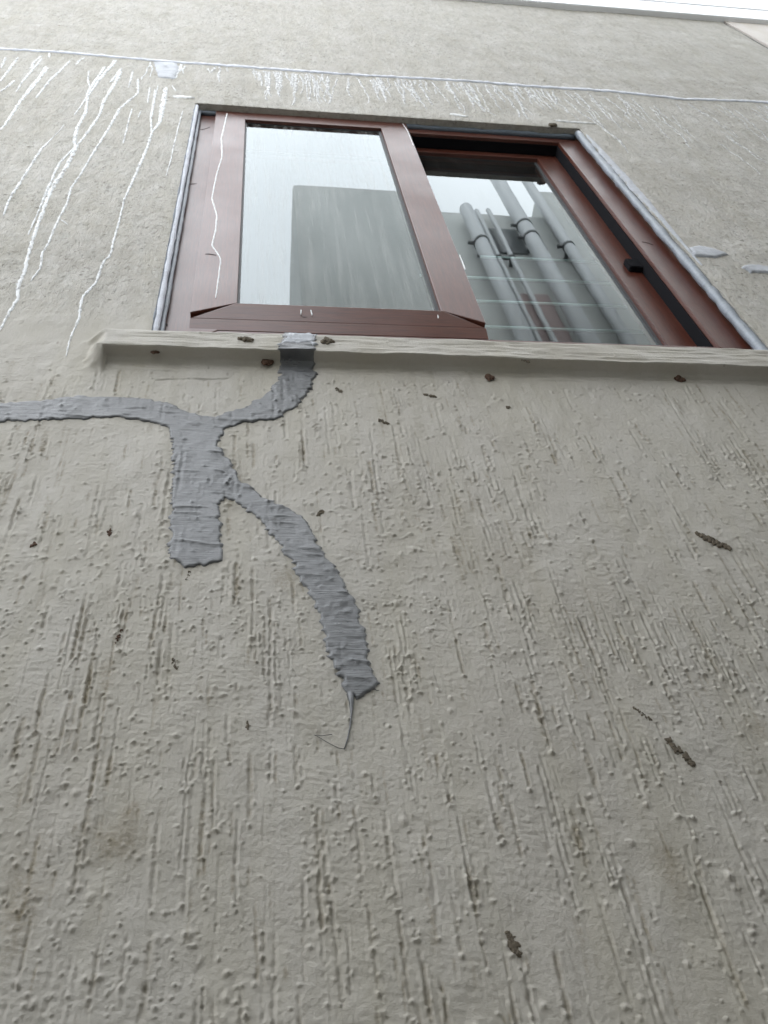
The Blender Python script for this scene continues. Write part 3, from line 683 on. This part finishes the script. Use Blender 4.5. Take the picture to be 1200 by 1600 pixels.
def sash(part, x0, x1, z0, z1, gx0, gx1, gz0, gz1, y0, y1, yg, glass, tilt, gap, xs_gap=True):
    st = empty(part, (0, 0, 0), win)
    L = [(x0, z0), (gx0, gz0), (gx0, gz1), (x0, z1)]; R = [(gx1, gz0), (x1, z0), (x1, z1), (gx1, gz1)]
    zs = szb + .001 if tilt else z0
    prism('stile', [(x0, zs + gap * 1.0), (gx0, gz0 + gap * .8), (gx0, gz1), (x0, z1)], y0, y1, M_PVCV, st, .0014)
    prism('stile', [(gx1, gz0 + gap * .8), (x1, zs + gap * 1.0), (x1, z1), (gx1, gz1)], y0, y1, M_PVCV, st, .0014)
    g = .0006
    prism('top_rail', [(gx0 + g, gz1), (gx1 - g, gz1), (x1 - g, z1), (x0 + g, z1)], y0 + .0004, y1, M_PVCH, st, .0014)
    zb = z0
    if tilt:
        zb = szb
        prism('drip_edge', [(x0, z0, y0 + .0125), (x1, z0, y0 + .0125), (x1, zb - .0015, y0 + .0062), (x0, zb - .0015, y0 + .0062)], y0, y1, M_PVCH, st, .0008)
    prism('bottom_rail', [(x0, zb - .001, y0 + tilt * .45), (x1, zb - .001, y0 + tilt * .45), (gx1 + .001, gz0 - .001, y0 - tilt * .25), (gx0 - .001, gz0 - .001, y0 - tilt * .25)], y0, y1, M_PVCH, st, .0014)
    if gap: 
        b = bmesh.new(); bm_box(b, x0 + .003, gx0, y0 + .0135, y1 - .001, zb + .004, gz0 - .003); bm_box(b, gx1, x1 - .003, y0 + .0135, y1 - .001, zb + .004, gz0 - .003)
        from_bm('mitre_core', b, M_DARK, st)
    b = bmesh.new(); q = .0045
    bm_box(b, gx0, gx0 + q, yg - .0024, yg + .004, gz0, gz1); bm_box(b, gx1 - q * 1.6, gx1, yg - .0024, yg + .004, gz0, gz1)
    bm_box(b, gx0 + q, gx1 - q * 1.6, yg - .0012, yg + .004, gz1 - .002, gz1); bm_box(b, gx0 + q, gx1 - q * 1.6, yg - .0012, yg + .004, gz0, gz0 + .002)
    from_bm('gasket', b, M_GASKET, st)
    box('glass_pane', gx0 - .003, gx1 + .003, yg, yg + .005, gz0 - .003, gz1 + .003, glass, st)
    return st
sl = sash('sliding_sash', sx0, sx1, sz0, sz1, gx0, gx1, gz0, gz1, SY, .052, SY + .011, M_GLASS, .014, .0075)
fs = sash('fixed_sash', gx1 + .02, ix1, jb - .06, iz1, gx1 + .08, igx1, jb - .02, igz1 + .022, IY, .106, IY + .013, M_GLASS2, 0, 0)
lx, lz = W(994, 411, IY - .012)
bm = bmesh.new(); bm_box(bm, lx - .022, lx + .030, IY - .014, IY + .004, lz - .024, lz + .020); bmesh.ops.bevel(bm, geom=list(bm.edges), offset=.002, segments=2, affect='EDGES')
from_bm('latch', bm, M_DARK, fs)
# white run of lime on the left stile and a few short ones
q = [(355,177),(346,216),(347,245),(338,275),(331,310),(339,337),(337,360),(331,384),(340,396),(345,405),(342,430),(337,466)]
ribbon('paint_drip', [W(*p, SY) for p in q], [.0045, .005, .004, .0045, .004, .003], .0007, M_WHITE, sl, .25, .006, SY - .0002)
for q in ([(629, 193), (637, 205), (646, 228)], [(718, 398), (723, 410), (727, 421)], [(469, 480), (471, 487), (470, 491)], [(485, 480), (486, 487), (488, 492)], [(683, 489), (685, 497)]):
    ribbon('paint_drip', [W(*p, SY) for p in q], [.0022, .0022, .003], .0008, M_WHITE, sl, .25, .004, SY - .0002)
for q, y_, w_ in (([(291, 285), (297, 288), (307, 287)], FY, .004), ([(312, 203), (319, 202), (328, 199)], FY, .0022), ([(288, 303), (285, 312), (282, 322)], FY, .005), ([(277, 345), (274, 356)], FY, .004), ([(1003, 378), (1010, 379), (1021, 383)], FY, .0045), ([(321, 397), (329, 397), (338, 399)], SY, .004), ([(470, 495), (480, 496)], SY + .004, .004), ([(258, 505), (262, 510)], FY, .005)):
    ribbon('paint_chip', [W(*p, y_) for p in q], [w_ * .6, w_, w_ * .5], .0006, M_CHIP, win, .5, .003, y_ - .0002)
# caulking
def bead(name, path, rad, m, wob=.0012, n=8):
    bm = bmesh.new(); P = np.array(path); s_ = np.concatenate([[0], np.cumsum(np.linalg.norm(np.diff(P, axis=0), axis=1))]); k = int(s_[-1] / .03) + 3
    t = np.linspace(0, s_[-1], k); pts = np.stack([np.interp(t, s_, P[:, j]) for j in range(3)], -1); pts += rng.normal(0, wob * .4, pts.shape)
    r = rad * (1 + .16 * rng.uniform(-1, 1, k)); tube_bm(bm, [tuple(p) for p in pts], list(r), n)
    return from_bm(name, bm, m, win, True)
bead('caulk_bead', [(OX1 - .006, .014, OZ0 + .01), (OX1 - .006, .012, OZ1 - .012)], .0105, M_CAULK)
bead('caulk_bead', [(OX0 + .005, .008, OZ0 + .012), (OX0 + .004, .008, OZ1 - .01)], .0062, M_SEALW, .0005)
bead('caulk_bead', [(OX0 + .0125, .020, OZ0 + .012), (OX0 + .012, .020, OZ1 - .01)], .0056, M_CAULK, .0005)
bead('caulk_bead', [(OX0 - .0005, .004, OZ0 + .02), (OX0 - .0005, .004, OZ1 - .01)], .0028, M_CAULKD, .0008)
bead('caulk_bead', [(OX0 + .008, .026, OZ1 - .006), (-.05, .027, OZ1 - .004)], .0075, M_CAULKD)
bead('caulk_bead', [(.40, .028, OZ1 - .003), (.7, .026, OZ1 - .005), (OX1 - .012, .024, OZ1 - .008)], .0085, M_CAULKD)
# lavender smear of caulk on the plaster right of the bead
sm = [(OX1 + .007, 3.25), (OX1 + .009, 3.5), (OX1 + .009, 3.8), (OX1 + .005, 4.15)]
ribbon('caulk_smear', sm, [.006, .014, .022, .020, .010], .0012, M_SEALM, win, .2, .01)

# ------------------------------------------------------------------ roof edge and the neighbour's wall
roof = empty('roof_edge', (0, 0, ROOF_Z))
tag(roof, 'white metal roof edge along the top of the plaster wall', 'roof edge')
r0 = W(700, 0); r1 = W(1200, 40); slope = (r1[1] - r0[1]) / (r1[0] - r0[0])
def rz(x): return r0[1] + slope * (x - r0[0])
def slab(name, x0, x1, dz0, dz1, y0, y1, m, parent):
    bm = bmesh.new(); bm_box(bm, x0, x1, y0, y1, 0, 1)
    for v in bm.verts: v.co.z = rz(v.co.x) + (dz1 if v.co.z > .5 else dz0)
    bmesh.ops.bevel(bm, geom=list(bm.edges), offset=.004, segments=2, affect='EDGES')
    o = from_bm(name, bm, m, None); o.parent = parent; o.location = (0, 0, -ROOF_Z); return o
slab('fascia_board', XL, 6, 0, .245, -.024, .3, M_WHITEPAINT, roof)
slab('drip_gap', XL, 6, .246, .258, -.012, .3, M_GASKET, roof)
slab('roof_sheet', XL, 6, .259, .62, -.026, 3.3, M_WHITEPAINT, roof)
bm = bmesh.new(); bm_box(bm, WALL_R + .016, 7, -.004, .3, 0, ROOF_Z + .02); bm_box(bm, WALL_R + .016, 7, .3, 3.2, 0, ROOF_Z + .02)
nb = from_bm('neighbour_wall', bm, M_CREAM); nb.data.attributes.new('upper', 'FLOAT', 'POINT')
tag(nb, 'smooth cream wall of the neighbouring house beyond the vertical joint at the upper right', 'wall')
for v in nb.data.vertices:
    if v.co.z > 3: v.co.z = rz(v.co.x) + .1
jn = box('expansion_joint', WALL_R - .002, WALL_R + .0155, .004, .03, 0, ROOF_Z + .05, M_GASKET, wall)

# ------------------------------------------------------------------ room behind the window
M_ROOM = mat('room_dark', (.10, .105, .105), .8)
bm = bmesh.new(); bm_box(bm, -1.2, 1.9, .16, 2.6, 1.9, 4.6); bmesh.ops.reverse_faces(bm, faces=list(bm.faces))
bm.faces.ensure_lookup_table()
fr = [f for f in bm.faces if abs(f.calc_center_median().y - .16) < .01]; bmesh.ops.delete(bm, geom=fr, context='FACES')
bm_box(bm, -1.2, OX0 - .03, .15, .16, 1.9, 4.6); bm_box(bm, OX1 + .03, 1.9, .15, .16, 1.9, 4.6); bm_box(bm, OX0 - .03, OX1 + .03, .15, .16, OZ1 + .03, 4.6); bm_box(bm, OX0 - .03, OX1 + .03, .15, .16, 1.9, OZ0 - .03)
bm_box(bm, OX0 - .03, OX0 - .02, .131, .15, OZ0 - .03, OZ1 + .03); bm_box(bm, OX1 + .02, OX1 + .03, .131, .15, OZ0 - .03, OZ1 + .03); bm_box(bm, OX0 - .02, OX1 + .02, .137, .15, OZ1 + .01, OZ1 + .03); bm_box(bm, OX0 - .02, OX1 + .02, .137, .15, OZ0 - .03, OZ0 - .015)
tag(from_bm('room', bm, M_ROOM), kind='structure')
M_ROD = mat('rod_white', (.80, .82, .82), .4)
gr = empty('window_grille', (.35, .20, OZ0)); tag(gr, 'row of thin white rods across the inside of the window panes', 'window grille')
for i in range(6):
    bm = bmesh.new(); z = 3.06 + i * .13; xa = OX0 if i < 2 else (.40, .52, .40, .58)[i - 2]; tube_bm(bm, [(xa - .35, 0, z - OZ0), (OX1 - .35, 0, z - OZ0)], .0034, 8)
    from_bm('rod', bm, M_ROD, gr, True)

# ------------------------------------------------------------------ the house across the alley (seen mirrored in the panes)
WALLEY = 1.6; T_LEFT, T_RIGHT = D + WALLEY + 2 * (SY + .011), D + WALLEY + 2 * (IY + .013)
def R(px, py, dt=0.0, T=T_RIGHT):
    r = np.array([px - 600.0, py - 800.0, FPX]); t = (T + dt) / (r @ _n); return (r @ _h) * t, (r @ _v) * t + CAMZ
M_OPP = mat('opposite_plaster', (.62, .64, .60), .7); _q = N(M_OPP)
_q.link(_q.mix(_q.ramp(_q.noise(_q.coords((1, 1, .3)), 3, 5), .35, .7), (.57, .58, .56), (.44, .455, .44)), _q.b.inputs['Base Color'])
M_PIPE = mat('pipe_plastic', (.50, .52, .53), .5)
opp = empty('opposite_house', (0, -WALLEY, 0)); tag(opp, 'pale house across the alley with drain pipes, seen mirrored in the window panes', 'house')
def loc(o): o.location = (0, WALLEY, 0); return o
wx0 = R(847, 312, -.08)[0]; wz = R(842, 298, -.08)[1]
bx, bz = R(457, 287, 0, T_LEFT); pz = R(690, 330)[1]; split = R(650, 320, 0, T_LEFT)[0]
loc(box('wall', bx, split, -6, -WALLEY, 0, bz, M_OPP, opp, .03))
loc(box('wall', split + .002, wx0 - .002, -6, -WALLEY - .002, 0, pz, M_OPP, opp, .02))
loc(box('added_light_blocker', -9, bx - .002, -6, -WALLEY - .6, 0, 3.6, M_OPP, opp, .03))  # added unseen block, its height set to darken the lower plaster
loc(box('wing_wall', wx0, 9, -6, -WALLEY + .08, 0, wz, M_OPP, opp, .02))
ys = -WALLEY
def pipe(px, top, dia, clamps, standoff=.10):
    x = np.mean([R(*p)[0] for p in px]); z1 = R(*top)[1]; r = dia / 2; y = ys + standoff
    bm = bmesh.new(); tube_bm(bm, [(x, y, 0), (x, y, z1 - r), (x, y, z1 - .5 * r), (x, y, z1 - .15 * r), (x, y, z1)], [r, r, r * .88, r * .6, r * .2], 20)
    o = loc(from_bm('drain_pipe', bm, M_PIPE, opp, True))
    for c in clamps:
        zc = R(*c)[1]; b = bmesh.new(); tube_bm(b, [(x, y, zc - .012), (x, y, zc + .012)], r + .006, 20); bm_box(b, x - .012, x + .012, ys - .01, y - r * .8, zc - .011, zc + .011)
        bm_box(b, x - r - .045, x - r, y - .01, y + .01, zc - .011, zc + .011)
        from_bm('pipe_clamp', b, M_GASKET, o, False)
pipe([(765, 288), (829, 394)], (765, 281), .107, [(816.6, 374), (829.5, 394)])
pipe([(810, 288), (884, 407)], (810, 282), .075, [(884, 407)])
pipe([(724, 350), (751, 401)], (724, 343), .098, [(751, 401)])
pipe([(743, 345), (778, 415)], (743, 340), .036, [(778, 416)], .06)
pipe([(762, 345), (798, 415)], (762, 339), .036, [(798, 416)], .06)
wa, wb = R(738, 360), R(800, 395)
M_PANE = mat('old_pane', (.10, .11, .115), .3)
loc(box('window', R(745, 378)[0], R(805, 378)[0] + .05, ys - .02, ys + .012, R(770, 396)[1], R(770, 360)[1], M_PANE, opp, .005))
loc(box('window', R(835, 378)[0], R(855, 392)[0], ys - .02, ys + .012, R(840, 392)[1], R(840, 362)[1], M_PANE, opp, .005))
M_BRICK = mat('reddish_board', (.34, .26, .25), .7)
loc(box('red_board', R(800, 480)[0], R(862, 480)[0], ys - .02, ys + .03, R(820, 540)[1], R(820, 465)[1], M_BRICK, opp, .01))
gm = mat('alley_concrete', (.18, .17, .16), .85); _q = N(gm); _q.link(_q.mix(_q.noise(_q.coords(), 2, 6), (.12, .115, .105), (.22, .21, .20)), _q.b.inputs['Base Color'])
tag(from_np('ground', np.array([(-600, -600, 0), (600, -600, 0), (600, 600, 0), (-600, 600, 0)], float), np.array([[0, 1, 2, 3]]), gm, None, False), kind='structure')
